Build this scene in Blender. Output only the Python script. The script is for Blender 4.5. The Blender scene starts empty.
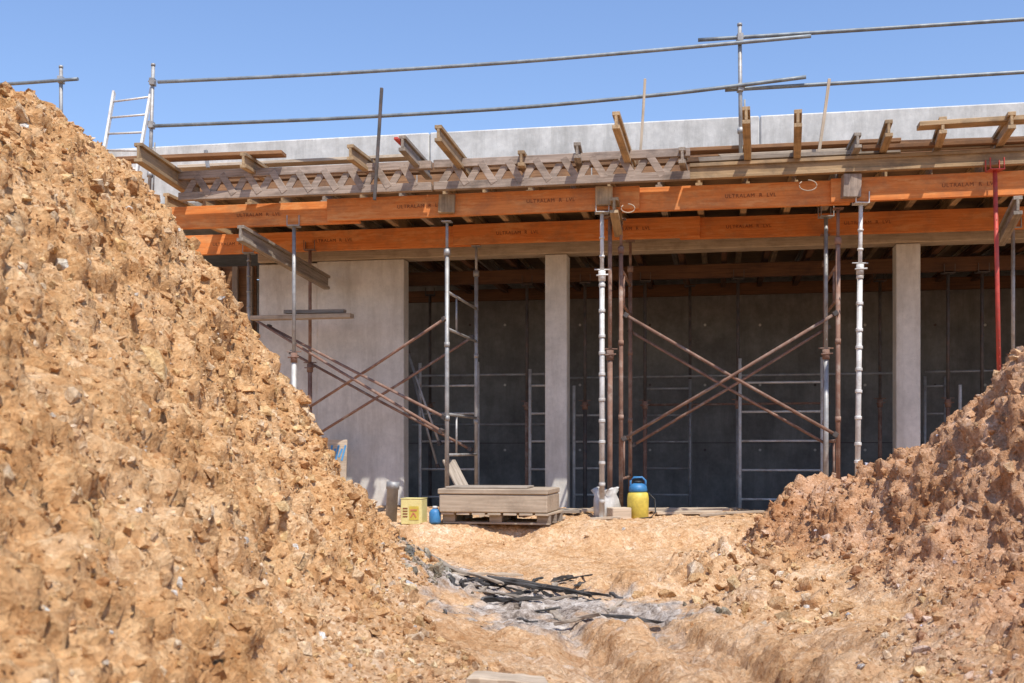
import bpy, bmesh, math, random
import numpy as np
from mathutils import Matrix, Vector
random.seed(7); rng=np.random.default_rng(11)
scene=bpy.context.scene
COL=scene.collection
F=1138.0; HZ=450.0; HC=0.98; D=16.0; TH=math.radians(10.3)
c,s=math.cos(TH),math.sin(TH)
def B(u,v,z): return Vector((u*c+v*s, D-u*s+v*c, z))
def U(px,v):
    t=(px-512)/F
    return (t*(D+v*c)-v*s)/(c+t*s)
def Zb(py,u,v): return HC+(HZ-py)*(D-u*s+v*c)/F
def BP(px,py,v):
    u=U(px,v); return B(u,v,Zb(py,u,v))
def P(px,py,Y): return Vector(((px-512)*Y/F, Y, HC+(HZ-py)*Y/F))
MB=Matrix(((c,s,0,0),(-s,c,0,D),(0,0,1,0),(0,0,0,1)))
I4=Matrix.Identity(4)

# ------------------------------------------------------------ materials
def newmat(name):
    m=bpy.data.materials.new(name); m.use_nodes=True
    nt=m.node_tree; nt.nodes.clear()
    out=nt.nodes.new('ShaderNodeOutputMaterial'); b=nt.nodes.new('ShaderNodeBsdfPrincipled')
    nt.links.new(b.outputs[0],out.inputs[0])
    return m,nt,b
def N(nt,t,**k):
    n=nt.nodes.new(t)
    for a,v in k.items(): setattr(n,a,v)
    return n
def noise(nt,vec,scale,detail=5,rough=.6):
    n=N(nt,'ShaderNodeTexNoise'); n.inputs['Scale'].default_value=scale; n.inputs['Detail'].default_value=detail
    n.inputs['Roughness'].default_value=rough
    if vec is not None: nt.links.new(vec,n.inputs['Vector'])
    return n.outputs['Fac']
def ramp(nt,fac,stops):
    r=N(nt,'ShaderNodeValToRGB'); e=r.color_ramp.elements
    while len(e)<len(stops): e.new(0.5)
    for i,(p,col) in enumerate(stops):
        e[i].position=p; e[i].color=(col[0],col[1],col[2],1) if not isinstance(col,(int,float)) else (col,col,col,1)
    nt.links.new(fac,r.inputs[0]); return r.outputs[0]
def mix(nt,fac,a,b,mode='MIX'):
    m=N(nt,'ShaderNodeMix',data_type='RGBA',blend_type=mode)
    def put(x,i):
        if isinstance(x,(int,float)): m.inputs[i].default_value=x if i==0 else (x,x,x,1)
        elif isinstance(x,tuple): m.inputs[i].default_value=(x[0],x[1],x[2],1)
        else: nt.links.new(x,m.inputs[i])
    put(fac,0); put(a,6); put(b,7)
    return m.outputs[2]
def bump(nt,h,strength,dist,b,prev=None):
    n=N(nt,'ShaderNodeBump'); n.inputs['Strength'].default_value=strength; n.inputs['Distance'].default_value=dist
    nt.links.new(h,n.inputs['Height'])
    if prev is not None: nt.links.new(prev,n.inputs['Normal'])
    nt.links.new(n.outputs[0],b.inputs['Normal']); return n.outputs[0]
def coords(nt,scale=None):
    t=N(nt,'ShaderNodeTexCoord').outputs['Object']
    oi=N(nt,'ShaderNodeObjectInfo')
    if scale:
        m=N(nt,'ShaderNodeMapping'); m.inputs['Scale'].default_value=scale
        nt.links.new(t,m.inputs[0])
        cx=N(nt,'ShaderNodeCombineXYZ'); mu=N(nt,'ShaderNodeMath',operation='MULTIPLY'); mu.inputs[1].default_value=37
        nt.links.new(oi.outputs['Random'],mu.inputs[0]); 
        for i in range(3): nt.links.new(mu.outputs[0],cx.inputs[i])
        nt.links.new(cx.outputs[0],m.inputs['Location'])
        return m.outputs[0],oi.outputs['Random']
    return t,oi.outputs['Random']
def wood_mat(name,ca,cb,dirt=(.12,.09,.07),dirtamt=.5,vary=.35,rough=.8,wear=None):
    m,nt,b=newmat(name)
    g,rnd=coords(nt,(1.2,26,26)); g2,_=coords(nt,(2.2,3,3))
    f=noise(nt,g,1.6,5,.65)
    col=ramp(nt,f,[(.32,cb),(.62,ca)])
    if wear:
        g3,_=coords(nt,(1.3,6,6)); wn=noise(nt,g3,1.9,6,.75)
        col=mix(nt,ramp(nt,wn,[(.5,0.0),(.62,.6)]),col,wear)
    d=noise(nt,g2,1.3,5,.7)
    dm=ramp(nt,d,[(.47,0.0),(.72,dirtamt)])
    col=mix(nt,dm,col,dirt)
    v=ramp(nt,rnd,[(0,1-vary),(1,1.0)])
    col=mix(nt,1.0,col,v,'MULTIPLY')
    nt.links.new(col,b.inputs['Base Color']); b.inputs['Roughness'].default_value=rough
    b.inputs['Specular IOR Level'].default_value=.25
    bump(nt,f,.5,.004,b); return m
def metal_mat(name,ca,cb,rust=(.16,.07,.035),rustamt=.4,metal=.35,rough=.55):
    m,nt,b=newmat(name)
    g,rnd=coords(nt,(6,6,6)); f=noise(nt,g,1.2,5)
    col=ramp(nt,f,[(.35,cb),(.65,ca)])
    g2,_=coords(nt,(3,3,3)); d=noise(nt,g2,2.3,6,.75)
    dm=ramp(nt,d,[(.5,0.0),(.66,rustamt)])
    col=mix(nt,dm,col,rust)
    v=ramp(nt,rnd,[(0,.75),(1,1.0)]); col=mix(nt,1.0,col,v,'MULTIPLY')
    nt.links.new(col,b.inputs['Base Color']); b.inputs['Metallic'].default_value=metal
    b.inputs['Roughness'].default_value=rough; bump(nt,d,.3,.002,b); return m
def plain_mat(name,ca,cb,rough=.5,scale=12,alpha=None):
    m,nt,b=newmat(name); g,_=coords(nt,(1,1,1)); f=noise(nt,g,scale,6,.7)
    nt.links.new(ramp(nt,f,[(.35,cb),(.6,ca)]),b.inputs['Base Color']); b.inputs['Roughness'].default_value=rough
    bump(nt,f,.2,.003,b); return m
def concrete_mat(name,ca,cb,stain=.35,stc=(.26,.235,.20)):
    m,nt,b=newmat(name); t=N(nt,'ShaderNodeTexCoord').outputs['Object']
    f=noise(nt,t,1.5,8,.75); f2=noise(nt,t,14,6,.7)
    col=ramp(nt,f,[(.36,cb),(.62,ca)])
    col=mix(nt,.35,col,ramp(nt,f2,[(.3,.6),(.7,1.0)]),'MULTIPLY')
    mp=N(nt,'ShaderNodeMapping'); mp.inputs['Scale'].default_value=(3,3,.45); nt.links.new(t,mp.inputs[0])
    st=noise(nt,mp.outputs[0],1.2,7,.75)
    col=mix(nt,ramp(nt,st,[(.46,0.0),(.68,stain)]),col,stc)
    vo=N(nt,'ShaderNodeTexVoronoi'); vo.inputs['Scale'].default_value=22; nt.links.new(t,vo.inputs['Vector'])
    pit=ramp(nt,vo.outputs['Distance'],[(.05,0.35),(.10,1.0)])
    col=mix(nt,.6,col,pit,'MULTIPLY')
    nt.links.new(col,b.inputs['Base Color']); b.inputs['Roughness'].default_value=.88
    b.inputs['Specular IOR Level'].default_value=.2
    p=bump(nt,f2,.35,.006,b); bump(nt,pit,.3,.004,b,p); return m
M_CONC=concrete_mat('concrete_light',(.80,.76,.685),(.60,.57,.51),.6,(.42,.38,.32))
M_CONC2=concrete_mat('concrete_parapet',(.74,.725,.68),(.50,.49,.46),.65,(.34,.33,.30))
M_CONC_SHADE=concrete_mat('concrete_shaded',(.30,.29,.27),(.18,.17,.16),.5,(.12,.11,.10))  # same concrete, darkened: shade of the open bays put into the colour
M_ORANGE=wood_mat('formwork_beam_orange',(.84,.30,.085),(.66,.19,.045),(.36,.16,.08),.6,.2,.8,(.86,.42,.16))
M_YEL=wood_mat('pine_weathered',(.60,.42,.24),(.38,.25,.13),(.15,.115,.085),.75,.35)
M_GREYW=wood_mat('grey_weathered_timber',(.46,.39,.31),(.25,.20,.155),(.09,.07,.055),.6,.3)
M_TRUSS=wood_mat('reddish_weathered_timber',(.48,.38,.305),(.26,.195,.15),(.10,.08,.065),.7,.15)
M_BROWN=wood_mat('brown_plank',(.38,.20,.095),(.22,.11,.055),(.10,.065,.05),.6,.4)
M_BROWN_SHADE=wood_mat('brown_beam_shaded',(.19,.09,.045),(.10,.05,.028),(.05,.03,.025),.6,.4)  # darker copy of the brown plank, interior shade painted into the timber
M_PALE=wood_mat('pale_timber',(.64,.52,.385),(.43,.335,.24),(.22,.17,.125),.55,.25)
M_PLY=wood_mat('plywood_deck',(.30,.19,.10),(.2,.12,.065),(.08,.055,.04),.5,.2)
M_CHAR=wood_mat('charred_timber',(.07,.065,.06),(.025,.022,.022),(.28,.26,.24),.8,.4)
M_GALV=metal_mat('galvanised_steel',(.50,.49,.47),(.33,.325,.315),(.24,.17,.12),.5)
M_WHITE=metal_mat('dusty_galvanised_prop',(.80,.77,.72),(.60,.575,.53),(.34,.25,.18),.5,.1)
M_RUST=metal_mat('rusty_brown_steel',(.34,.19,.13),(.21,.115,.08),(.46,.39,.33),.6,.08,.8)
M_RED=metal_mat('red_painted_steel',(.60,.075,.05),(.44,.05,.035),(.28,.15,.1),.45,.03,.6)
M_DARK=metal_mat('dark_steel',(.13,.11,.10),(.07,.06,.055),(.2,.1,.06),.5,.1,.7)
M_BLUEG=metal_mat('blue_grey_steel',(.32,.40,.46),(.24,.3,.34),(.25,.15,.1),.5,.2)
M_RAIL=metal_mat('rail_tube_steel',(.34,.38,.40),(.21,.24,.26),(.18,.14,.12),.4,.4)
M_YP=plain_mat('yellow_plastic',(.72,.56,.09),(.54,.41,.07),.5)
M_CARD=plain_mat('pale_yellow_card',(.80,.70,.30),(.66,.56,.22),.7)
M_BP=plain_mat('blue_plastic',(.05,.22,.45),(.035,.16,.35),.5)
M_WP=plain_mat('whitish_plastic',(.66,.65,.62),(.42,.40,.37),.55,6)
M_BK=plain_mat('black_rubber',(.03,.03,.03),(.02,.02,.02),.6)
M_REDP=plain_mat('faded_red_print',(.62,.22,.12),(.5,.15,.09),.6,30)
M_INK=plain_mat('dark_ink',(.25,.075,.025),(.16,.045,.015),.8)
M_BLUEINK=plain_mat('blue_spray_paint',(.10,.33,.6),(.07,.25,.5),.7)

def soil_mat(name,stones=False):
    m,nt,b=newmat(name); t=N(nt,'ShaderNodeTexCoord').outputs['Object']
    f=noise(nt,t,1.5,6,.7)
    base=ramp(nt,f,[(.3,(.55,.285,.115)),(.5,(.70,.41,.195)),(.7,(.79,.525,.295))])
    v1=N(nt,'ShaderNodeTexVoronoi'); v1.inputs['Scale'].default_value=15
    v2=N(nt,'ShaderNodeTexVoronoi'); v2.inputs['Scale'].default_value=50
    nz=N(nt,'ShaderNodeTexNoise'); nz.inputs['Scale'].default_value=9; nz.inputs['Detail'].default_value=3; nt.links.new(t,nz.inputs['Vector'])
    wv=N(nt,'ShaderNodeVectorMath',operation='MULTIPLY_ADD'); nt.links.new(nz.outputs['Color'],wv.inputs[0]); wv.inputs[1].default_value=(.09,.09,.09); nt.links.new(t,wv.inputs[2])
    for v in (v1,v2): nt.links.new(wv.outputs[0],v.inputs['Vector'])
    s1=N(nt,'ShaderNodeSeparateColor'); nt.links.new(v1.outputs['Color'],s1.inputs[0])
    s2=N(nt,'ShaderNodeSeparateColor'); nt.links.new(v2.outputs['Color'],s2.inputs[0])
    c1=ramp(nt,s1.outputs[0],[(0,(.76,.67,.58)),(.5,(1,1,1)),(.9,(1.05,1.08,1.1)),(.97,(1.08,1.2,1.4))])
    c2=ramp(nt,s2.outputs[1],[(0,(.76,.69,.62)),(.6,(1,1,1)),(.93,(1.1,1.2,1.3))])
    col=mix(nt,.6,base,c1,'MULTIPLY'); col=mix(nt,.8,col,c2,'MULTIPLY')
    fine=noise(nt,t,60,3,.75)
    col=mix(nt,.6,col,ramp(nt,fine,[(.3,.62),(.65,1.12)]),'MULTIPLY')
    at=N(nt,'ShaderNodeAttribute',attribute_name='tint')
    col=mix(nt,1.0,col,at.outputs['Color'],'MULTIPLY')
    if not stones:
        aa=N(nt,'ShaderNodeAttribute',attribute_name='ash')
        an=noise(nt,t,7,7,.85)
        acol=ramp(nt,an,[(.38,(.10,.085,.075)),(.48,(.36,.31,.27)),(.6,(.68,.63,.57))])
        col=mix(nt,aa.outputs['Fac'],col,acol)
    nt.links.new(col,b.inputs['Base Color']); b.inputs['Roughness'].default_value=1.0
    b.inputs['Specular IOR Level'].default_value=.03
    f3=noise(nt,t,26,6,.78)
    p=bump(nt,f3,.8,.03,b); bump(nt,v2.outputs['Distance'],.45,.012,b,p)
    return m
M_SOIL=soil_mat('ochre_soil'); M_STONE=soil_mat('soil_clods',True)

# ------------------------------------------------------------ geometry
class G:
    def __init__(self): self.v=[];self.f=[];self.sm=[]
    def add(self,vs,fs,sm=False):
        o=len(self.v); self.v+= [tuple(x) for x in vs]; self.f+=[tuple(i+o for i in f) for f in fs]
        self.sm+=[sm]*len(fs) if isinstance(sm,bool) else sm
        return self
    def box(self,a,b):
        x0,y0,z0=a;x1,y1,z1=b
        return self.add([(x0,y0,z0),(x1,y0,z0),(x1,y1,z0),(x0,y1,z0),(x0,y0,z1),(x1,y0,z1),(x1,y1,z1),(x0,y1,z1)],
          [(0,3,2,1),(4,5,6,7),(0,1,5,4),(1,2,6,5),(2,3,7,6),(3,0,4,7)])
    def obox(self,p0,p1,w,h,up=Vector((0,0,1))):
        p0=Vector(p0);p1=Vector(p1);d=(p1-p0).normalized(); sd=d.cross(up).normalized(); uu=sd.cross(d)
        vs=[]
        for p in (p0,p1):
            for a,b in ((-1,-1),(1,-1),(1,1),(-1,1)): vs.append(p+sd*(a*w/2)+uu*(b*h/2))
        return self.add(vs,[(0,1,2,3),(7,6,5,4),(0,4,5,1),(1,5,6,2),(2,6,7,3),(3,7,4,0)])
    def tube(self,pts,r,n=10,r2=None):
        pts=[Vector(p) for p in pts]; vs=[];fs=[];sm=[]
        for k,p in enumerate(pts):
            d=(pts[min(k+1,len(pts)-1)]-pts[max(k-1,0)]).normalized()
            a=Vector((0,0,1)) if abs(d.z)<.9 else Vector((1,0,0))
            x=d.cross(a).normalized(); y=d.cross(x)
            rr=r if r2 is None else r+(r2-r)*k/(len(pts)-1)
            for i in range(n):
                t=2*math.pi*i/n; vs.append(p+x*math.cos(t)*rr+y*math.sin(t)*rr)
        for k in range(len(pts)-1):
            for i in range(n):
                j=(i+1)%n; fs.append((k*n+i,k*n+j,(k+1)*n+j,(k+1)*n+i)); sm.append(True)
        fs.append(tuple(range(n))[::-1]); sm.append(False)
        o=(len(pts)-1)*n; fs.append(tuple(o+i for i in range(n))); sm.append(False)
        return self.add(vs,fs,sm)
    def mesh(self,name,mat):
        me=bpy.data.meshes.new(name); me.from_pydata(self.v,[],self.f); me.materials.append(mat)
        me.polygons.foreach_set('use_smooth',self.sm); me.update()
        bm=bmesh.new(); bm.from_mesh(me); bmesh.ops.recalc_face_normals(bm,faces=bm.faces); bm.to_mesh(me); bm.free()
        return me
    def obj(self,name,mat,M=I4,parent=None,bevel=0,**props):
        return mkobj(name,self.mesh(name,mat),M,parent,bevel,**props)
def mkobj(name,data,M=I4,parent=None,bevel=0,**props):
    o=bpy.data.objects.new(name,data); COL.objects.link(o)
    o['Mw']=[list(r) for r in M]
    if parent is not None:
        o.parent=parent; PM=Matrix([list(r) for r in parent['Mw']]); o.matrix_basis=PM.inverted()@M
    else: o.matrix_basis=M
    if bevel:
        b=o.modifiers.new('bevel','BEVEL'); b.width=bevel; b.segments=1; b.limit_method='ANGLE'
    for k,v in props.items(): o[k]=v
    return o
def root(name,M,label,category,group=None):
    o=mkobj(name,None,M); o.empty_display_size=.1; o['label']=label; o['category']=category
    if group: o['group']=group
    return o
def frameM(p0,p1,up=Vector((0,0,1))):
    d=(p1-p0).normalized(); y=up.cross(d)
    if y.length<1e-3: y=Vector((0,1,0)).cross(d)
    y.normalize(); z=d.cross(y)
    return Matrix(((d.x,y.x,z.x,p0.x),(d.y,y.y,z.y,p0.y),(d.z,y.z,z.z,p0.z),(0,0,0,1)))
def loft_beam(g,L,w,h,seg=8,bend=.004,y0=0,z0=0,rough=0):
    ph=random.random()*6; vs=[];fs=[]
    for k in range(seg+1):
        t=k/seg; dy=bend*math.sin(t*3+ph)+random.uniform(-1,1)*bend*.3; dz=bend*math.cos(t*2.3+ph)
        for a,b in ((-1,-1),(1,-1),(1,1),(-1,1)):
            q=1+(random.uniform(-rough,rough*.5) if rough else 0)
            vs.append((t*L+(random.uniform(-.03,.03) if rough and k in(0,seg) else 0),y0+dy+a*w/2*q,z0+dz+b*h/2*q))
    for k in range(seg):
        for i in range(4):
            j=(i+1)%4; fs.append((k*4+i,k*4+j,k*4+4+j,k*4+4+i))
    fs.append((0,1,2,3)); o=seg*4; fs.append((o,o+1,o+2,o+3)); g.add(vs,fs)
def timber(name,p0,p1,w,h,mat,label,category='timber',group=None,bend=.004,up=Vector((0,0,1)),parent=None,rough=0):
    M=frameM(p0,p1,up); L=(p1-p0).length; g=G(); loft_beam(g,L,w,h,bend=bend,rough=rough)
    k={}
    if parent is None: k=dict(label=label,category=category)
    if group: k['group']=group
    return g.obj(name,mat,M,parent,bevel=.004,**k)
def ibeam(name,p0,p1,mat,label,group,w=.08,h=.2,fl=.04,web=.03):
    M=frameM(p0,p1); L=(p1-p0).length; g=G()
    loft_beam(g,L,w,fl,4,.001,0,h/2-fl/2); loft_beam(g,L,w,fl,4,.001,0,-h/2+fl/2); loft_beam(g,L-.004,web,h-2*fl,4,.001)
    return g.obj(name,mat,M,None,bevel=.003,label=label,category='beam',group=group)

# ------------------------------------------------------------ terrain
def h2(ix,iy,seed):
    n=(ix.astype(np.int64)*374761393+iy.astype(np.int64)*668265263+seed*2147483+12345)&0xffffffff
    n=((n^(n>>13))*1274126177)&0xffffffff
    n=n^(n>>16); return (n&0xffffff)/float(0xffffff)
def vn(x,y,seed):
    ix=np.floor(x);iy=np.floor(y);fx=x-ix;fy=y-iy;fx=fx*fx*(3-2*fx);fy=fy*fy*(3-2*fy)
    a=h2(ix,iy,seed);b=h2(ix+1,iy,seed);cc=h2(ix,iy+1,seed);d=h2(ix+1,iy+1,seed)
    return (a*(1-fx)+b*fx)*(1-fy)+(cc*(1-fx)+d*fx)*fy-.5
def fbm(x,y,seed,o=4,g_=.5):
    r=0;a=1
    for k in range(o): r=r+a*vn(x*2**k+k*17.3,y*2**k-k*9.1,seed+k); a*=g_
    return r
def facet(x,y,cell,seed,ti=1.6):
    x=x/cell;y=y/cell;ix=np.floor(x);iy=np.floor(y); best=np.full(x.shape,9.);out=np.zeros(x.shape)
    for dx in(-1,0,1):
        for dy in(-1,0,1):
            jx=ix+dx;jy=iy+dy;cx=jx+h2(jx,jy,seed);cy=jy+h2(jx,jy,seed+1)
            ex=x-cx;ey=y-cy;d=ex*ex+ey*ey
            hh=(h2(jx,jy,seed+2)-.5)+ex*(h2(jx,jy,seed+3)-.5)*ti+ey*(h2(jx,jy,seed+4)-.5)*ti
            m=d<best; best=np.where(m,d,best); out=np.where(m,hh,out)
    return out
def clod(x,y,cell,seed,dens=.5):
    x=x/cell;y=y/cell;ix=np.floor(x);iy=np.floor(y); out=np.zeros(x.shape)
    for dx in(-1,0,1):
        for dy in(-1,0,1):
            jx=ix+dx;jy=iy+dy;cx=jx+h2(jx,jy,seed);cy=jy+h2(jx,jy,seed+1)
            rr=.25+.5*h2(jx,jy,seed+2); on=h2(jx,jy,seed+3)<dens
            d2=((x-cx)**2+(y-cy)**2)/(rr*rr)
            out=np.maximum(out,np.where(on,np.sqrt(np.clip(1-d2,0,1))*rr,0))
    return out
cp=[]
def A(px,py,Y): cp.append(tuple(P(px,py,Y)))
def W(x,y,z): cp.append((x,y,z))
lc=[(-60,90,6.4),(0,107,7),(50,134,7.5),(96,176,8),(139,236,8.5),(184,300,9),(226,364,9.5),(268,430,10),(312,490,10.5),(358,530,11)]
for q in lc:
    A(*q); p=P(*q)
    W(p.x-.45,p.y+.5,max(p.z-.6,.1)); W(p.x-1.4,p.y+1.4,max(p.z-1.8,.08))
for q in [(0,683,2.0),(0,480,2.65),(0,285,3.95),(0,175,5.5),(150,683,2.64),(150,480,3.9),(150,358,5.7),(300,683,3.7),(300,600,4.7),(288,515,6.6),
          (400,683,4.1),(405,603,6.6),(480,683,4.15),(530,683,4.3),(450,645,5.5),(480,660,5.0),(440,608,7.3),(403,566,9.2),(384,545,10.8),(80,390,3.9),(80,250,5.6),(215,420,6.0)]: A(*q)
for q in [(-4.5,5,4.0),(-4,3,3.4),(-2.5,1,2.4),(-7,5,3.6),(-7,9,1.0),(-7,12,.1),(-1.1,1,.85),(-7,1,3),(-.35,1,.2),(0,.8,.1),(1.5,1,.15),(.2,2.5,.05),(1,3.5,-.03),
          (0,-2,0),(-7,-2,1.5),(7,-2,1)]: W(*q)
for q in [(580,683,4.8),(640,683,4.9),(720,683,4.9),(520,600,7.7),(600,600,7.7),(650,600,7.8),(600,640,6.0),(700,640,6.1),(600,562,9.8),(520,562,9.8),(680,562,9.8),(600,533,12.0),(480,533,12),(700,533,12.0)]: A(*q)
for x in (-1,0,1,2): W(x,12.6,.17)
for x in (-7,-5,-3,-1,1,3,5,7):
    for y in (13,14.5,16.2,18): W(x,y,.17)
rc=[(1090,312,7.5),(1024,360,8),(990,388,8.4),(960,411,9),(920,449,9.7),(880,482,10.5),(840,508,11.2),(800,514,11.8)]
for q in rc:
    A(*q); p=P(*q)
    W(p.x+.4,p.y+.8,max(p.z-.5,.15)); W(p.x+.9,p.y+1.8,max(p.z-1.3,.15))
for q in [(760,535,11.5),(740,560,10),(712,600,7.6),(770,590,8.2),(830,560,9),(900,525,8.8),(960,475,8.3),(1000,560,6.6),(900,597,7.0),(820,636,5.9),(940,640,5.0),(1024,665,3.9),(860,680,4.5),(1024,455,7),(1024,590,5.1)]: A(*q)
for q in [(5.5,7,2.6),(5.5,4,2.2),(3.2,2,1.1),(2.2,1,.6),(7,10,1.6),(7,4,2.5)]: W(*q)
cp=np.array(cp); cc2=.12
def kern(d2): return np.sqrt(d2+cc2)
dx=cp[:,None,0]-cp[None,:,0];dy=cp[:,None,1]-cp[None,:,1]
K=kern(dx*dx+dy*dy); n=len(cp)
Am=np.zeros((n+1,n+1));Am[:n,:n]=K-np.eye(n)*.02;Am[:n,n]=1;Am[n,:n]=1
wt=np.linalg.solve(Am,np.append(cp[:,2],0))
ST=.02
xin=np.arange(-7,7+1e-6,ST); yin=np.arange(.6,17.0,ST)
def ext(a,sg): 
    r=[];x=a;d=.05
    while abs(x)<1500: d*=1.45; x=x+sg*d; r.append(x)
    return r
xs=np.array(ext(-7,-1)[::-1]+list(xin)+ext(7,1)); ys=np.array(ext(.6,-1)[::-1]+list(yin)+ext(17.0,1))
X,Y=np.meshgrid(xs,ys)
Z=np.full(X.shape,wt[n])
for i in range(n): Z+=wt[i]*kern((X-cp[i,0])**2+(Y-cp[i,1])**2)
out=np.maximum(np.maximum(np.abs(X)-7,0),np.maximum(.6-Y,0)); out=np.maximum(out,np.maximum(Y-17,0))
fade=np.clip(1-out/4,0,1); Z=Z*fade
Zs=Z.copy()
far=np.clip((Y-11)/1.2,0,1)
mound=np.clip((Zs-.03-.14*far)/.4,0,1)
S=X+np.tanh(X*1.5)*Zs*.75
amp=(.16+.95*mound)*fade
wx=S+.08*fbm(S*5,Y*5,91,4); wy=Y+.08*fbm(S*5+40,Y*5,92,4)
H=amp*(.13*fbm(S*1.1,Y*1.1,3,4)+.055*fbm(S*4,Y*4,13,5,.65)+.03*facet(wx,wy,.34,20)+.04*facet(wx,wy,.13,30)+.025*facet(wx,wy,.06,40)+.025*clod(wx,wy,.26,50,.25)+.04*clod(wx,wy,.12,56,.4)+.025*fbm(S*14,Y*14,8,3))
H+=fade*(1-mound)*(.035*fbm(X*6,Y*6,66,5,.6)+.012*facet(wx,wy,.09,45)+.05*clod(wx,wy,.18,85,.15)*np.clip(1.3-far,0,1))
H+=np.clip((X-1.3)/.6,0,1)*mound*fade*(.05*clod(wx,wy,.36,71,.35)+.05*clod(wx,wy,.17,75,.5))
pk=np.exp(-(((X-(1.55+.09*(Y-6)))/.42)**2))*np.clip((Y-6)/1,0,1)*np.clip((12-Y)/1,0,1)
H+=pk*.26*clod(wx,wy,.3,70,.55)
r=(X-.55)+(Y-5)*.10+.06*fbm(X*2,Y*1.2,9,3)
mr=np.exp(-((Y-5.3)/2.0)**4)*np.clip((X-.1)/.3,0,1)*np.clip((1.7-X)/.3,0,1)
sq=np.sin(r*10); H+=mr*(.075*np.sign(sq)*np.abs(sq)**.5-.02+.03*facet(wx,wy,.12,81)+.02*np.sin(Y*26+3*vn(X*3,Y*3,4))*(sq<-.2))
ed=12.2+.6*fbm(X*1.1,X*0+3.3,44,3)
H-=.14*np.clip((ed-Y)/.2,0,1)*np.clip((Y-8.6)/2.8,0,1)*(1-mound)*fade
for (px,py,yy,rr,hh) in [(805,503,11.7,.36,.32),(838,508,11.2,.3,.18),(775,530,11.0,.3,.16),(690,585,8.6,.28,.13),(650,592,8.2,.22,.10),(610,585,8.6,.3,.07),(720,560,9.8,.35,.15)]:
    p=P(px,py,yy); d=np.hypot(X-p.x,Y-p.y)/rr*(1+.5*fbm(X*5,Y*5,33,3)); H+=hh*np.clip(1.15-d,0,1)**.6*(1+.3*facet(wx,wy,.12,60))+.12*np.clip(1.3-d,0,1)*clod(wx,wy,.14,62,.7)
GY,GX=np.gradient(Zs,ys,xs); NL=np.sqrt(GX**2+GY**2+1); NX,NY,NZ=-GX/NL,-GY/NL,1/NL
PX=X+NX*H; PY=Y+NY*H; Z=Zs+NZ*H
V=(X*s+(Y-D)*c)
tc=np.clip((V-.05)/.06,0,1); Z=Z*(1-tc)+(-.62)*tc
ash=np.exp(-(((X-.45)/.62)**2+((Y-7.1)/.75)**2)**1.5)*1.2+np.exp(-(((X+.12)/.42)**2+((Y-8.3)/.9)**2)**1.3)*1.0+np.exp(-(((X+.66)/.2)**2+((Y-9.6)/1.1)**2)**1.3)*1.0
ash=np.clip(ash+ 1.5*fbm(X*5,Y*5,77,5,.65)*(ash>.04),0,1)*.92
nx,ny=len(xs),len(ys)
idx=np.arange(nx*ny).reshape(ny,nx)
fc=np.stack([idx[:-1,:-1],idx[:-1,1:],idx[1:,1:],idx[1:,:-1]],-1).reshape(-1,4)
def npmesh(name,co,faces,k,mat,smooth):
    me=bpy.data.meshes.new(name); me.vertices.add(len(co)); me.vertices.foreach_set('co',co.astype(np.float32).ravel())
    me.loops.add(len(faces)*k); me.loops.foreach_set('vertex_index',faces.astype(np.int32).ravel())
    me.polygons.add(len(faces)); me.polygons.foreach_set('loop_start',np.arange(0,len(faces)*k,k,dtype=np.int32))
    me.polygons.foreach_set('loop_total',np.full(len(faces),k,dtype=np.int32))
    me.polygons.foreach_set('use_smooth',np.full(len(faces),smooth))
    me.materials.append(mat); me.update(calc_edges=True); me.validate(); return me
me=npmesh('ground',np.stack([PX,PY,Z],-1).reshape(-1,3),fc,4,M_SOIL,True)
a=me.attributes.new('ash','FLOAT','POINT'); a.data.foreach_set('value',ash.ravel().astype(np.float32))
rm=np.clip((X-1.3)/.7,0,1)*np.clip(mound*1.6,0,1); pathm=(1-mound)*(1-rm); rut=mr*np.clip(-sq,0,1)
tint=np.ones((ny,nx,4),np.float32)
fg=np.clip((8-Y)/3,0,1)*pathm
tint[...,0]=1-.13*rm+.03*pathm-.12*fg-.15*rut; tint[...,1]=1-.17*rm+.11*pathm-.13*fg-.15*rut; tint[...,2]=1-.05*rm+.28*pathm-.12*fg-.12*rut
a=me.attributes.new('tint','FLOAT_COLOR','POINT'); a.data.foreach_set('color',tint.ravel())
mkobj('ground',me,kind='structure',label='ochre excavated soil ground with two steep spoil mounds')
def samp(Q,x,y):
    x=np.asarray(x,float);y=np.asarray(y,float)
    i=np.clip(np.searchsorted(xs,x)-1,0,nx-2);j=np.clip(np.searchsorted(ys,y)-1,0,ny-2)
    fx=(x-xs[i])/(xs[i+1]-xs[i]);fy=(y-ys[j])/(ys[j+1]-ys[j])
    return (Q[j,i]*(1-fx)+Q[j,i+1]*fx)*(1-fy)+(Q[j+1,i]*(1-fx)+Q[j+1,i+1]*fx)*fy
def th(x,y): return samp(Z,x,y)
def hz(x,y): return float(th(x,y))
def rocktemplate(k,sd):
    r=np.random.default_rng(sd); p=r.normal(size=(k,3)); p/=np.linalg.norm(p,axis=1)[:,None]; p*=r.uniform(.75,1.1,(k,1))
    bm=bmesh.new()
    for q in p: bm.verts.new(q)
    bmesh.ops.convex_hull(bm,input=bm.verts); bmesh.ops.delete(bm,geom=[v for v in bm.verts if not v.link_faces],context='VERTS')
    bmesh.ops.triangulate(bm,faces=bm.faces); bm.verts.index_update()
    vs=np.array([v.co[:] for v in bm.verts]); fs=np.array([[v.index for v in f.verts] for f in bm.faces]); bm.free(); return vs,fs
TEM=[rocktemplate(10+i%7,i) for i in range(21)]
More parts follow.
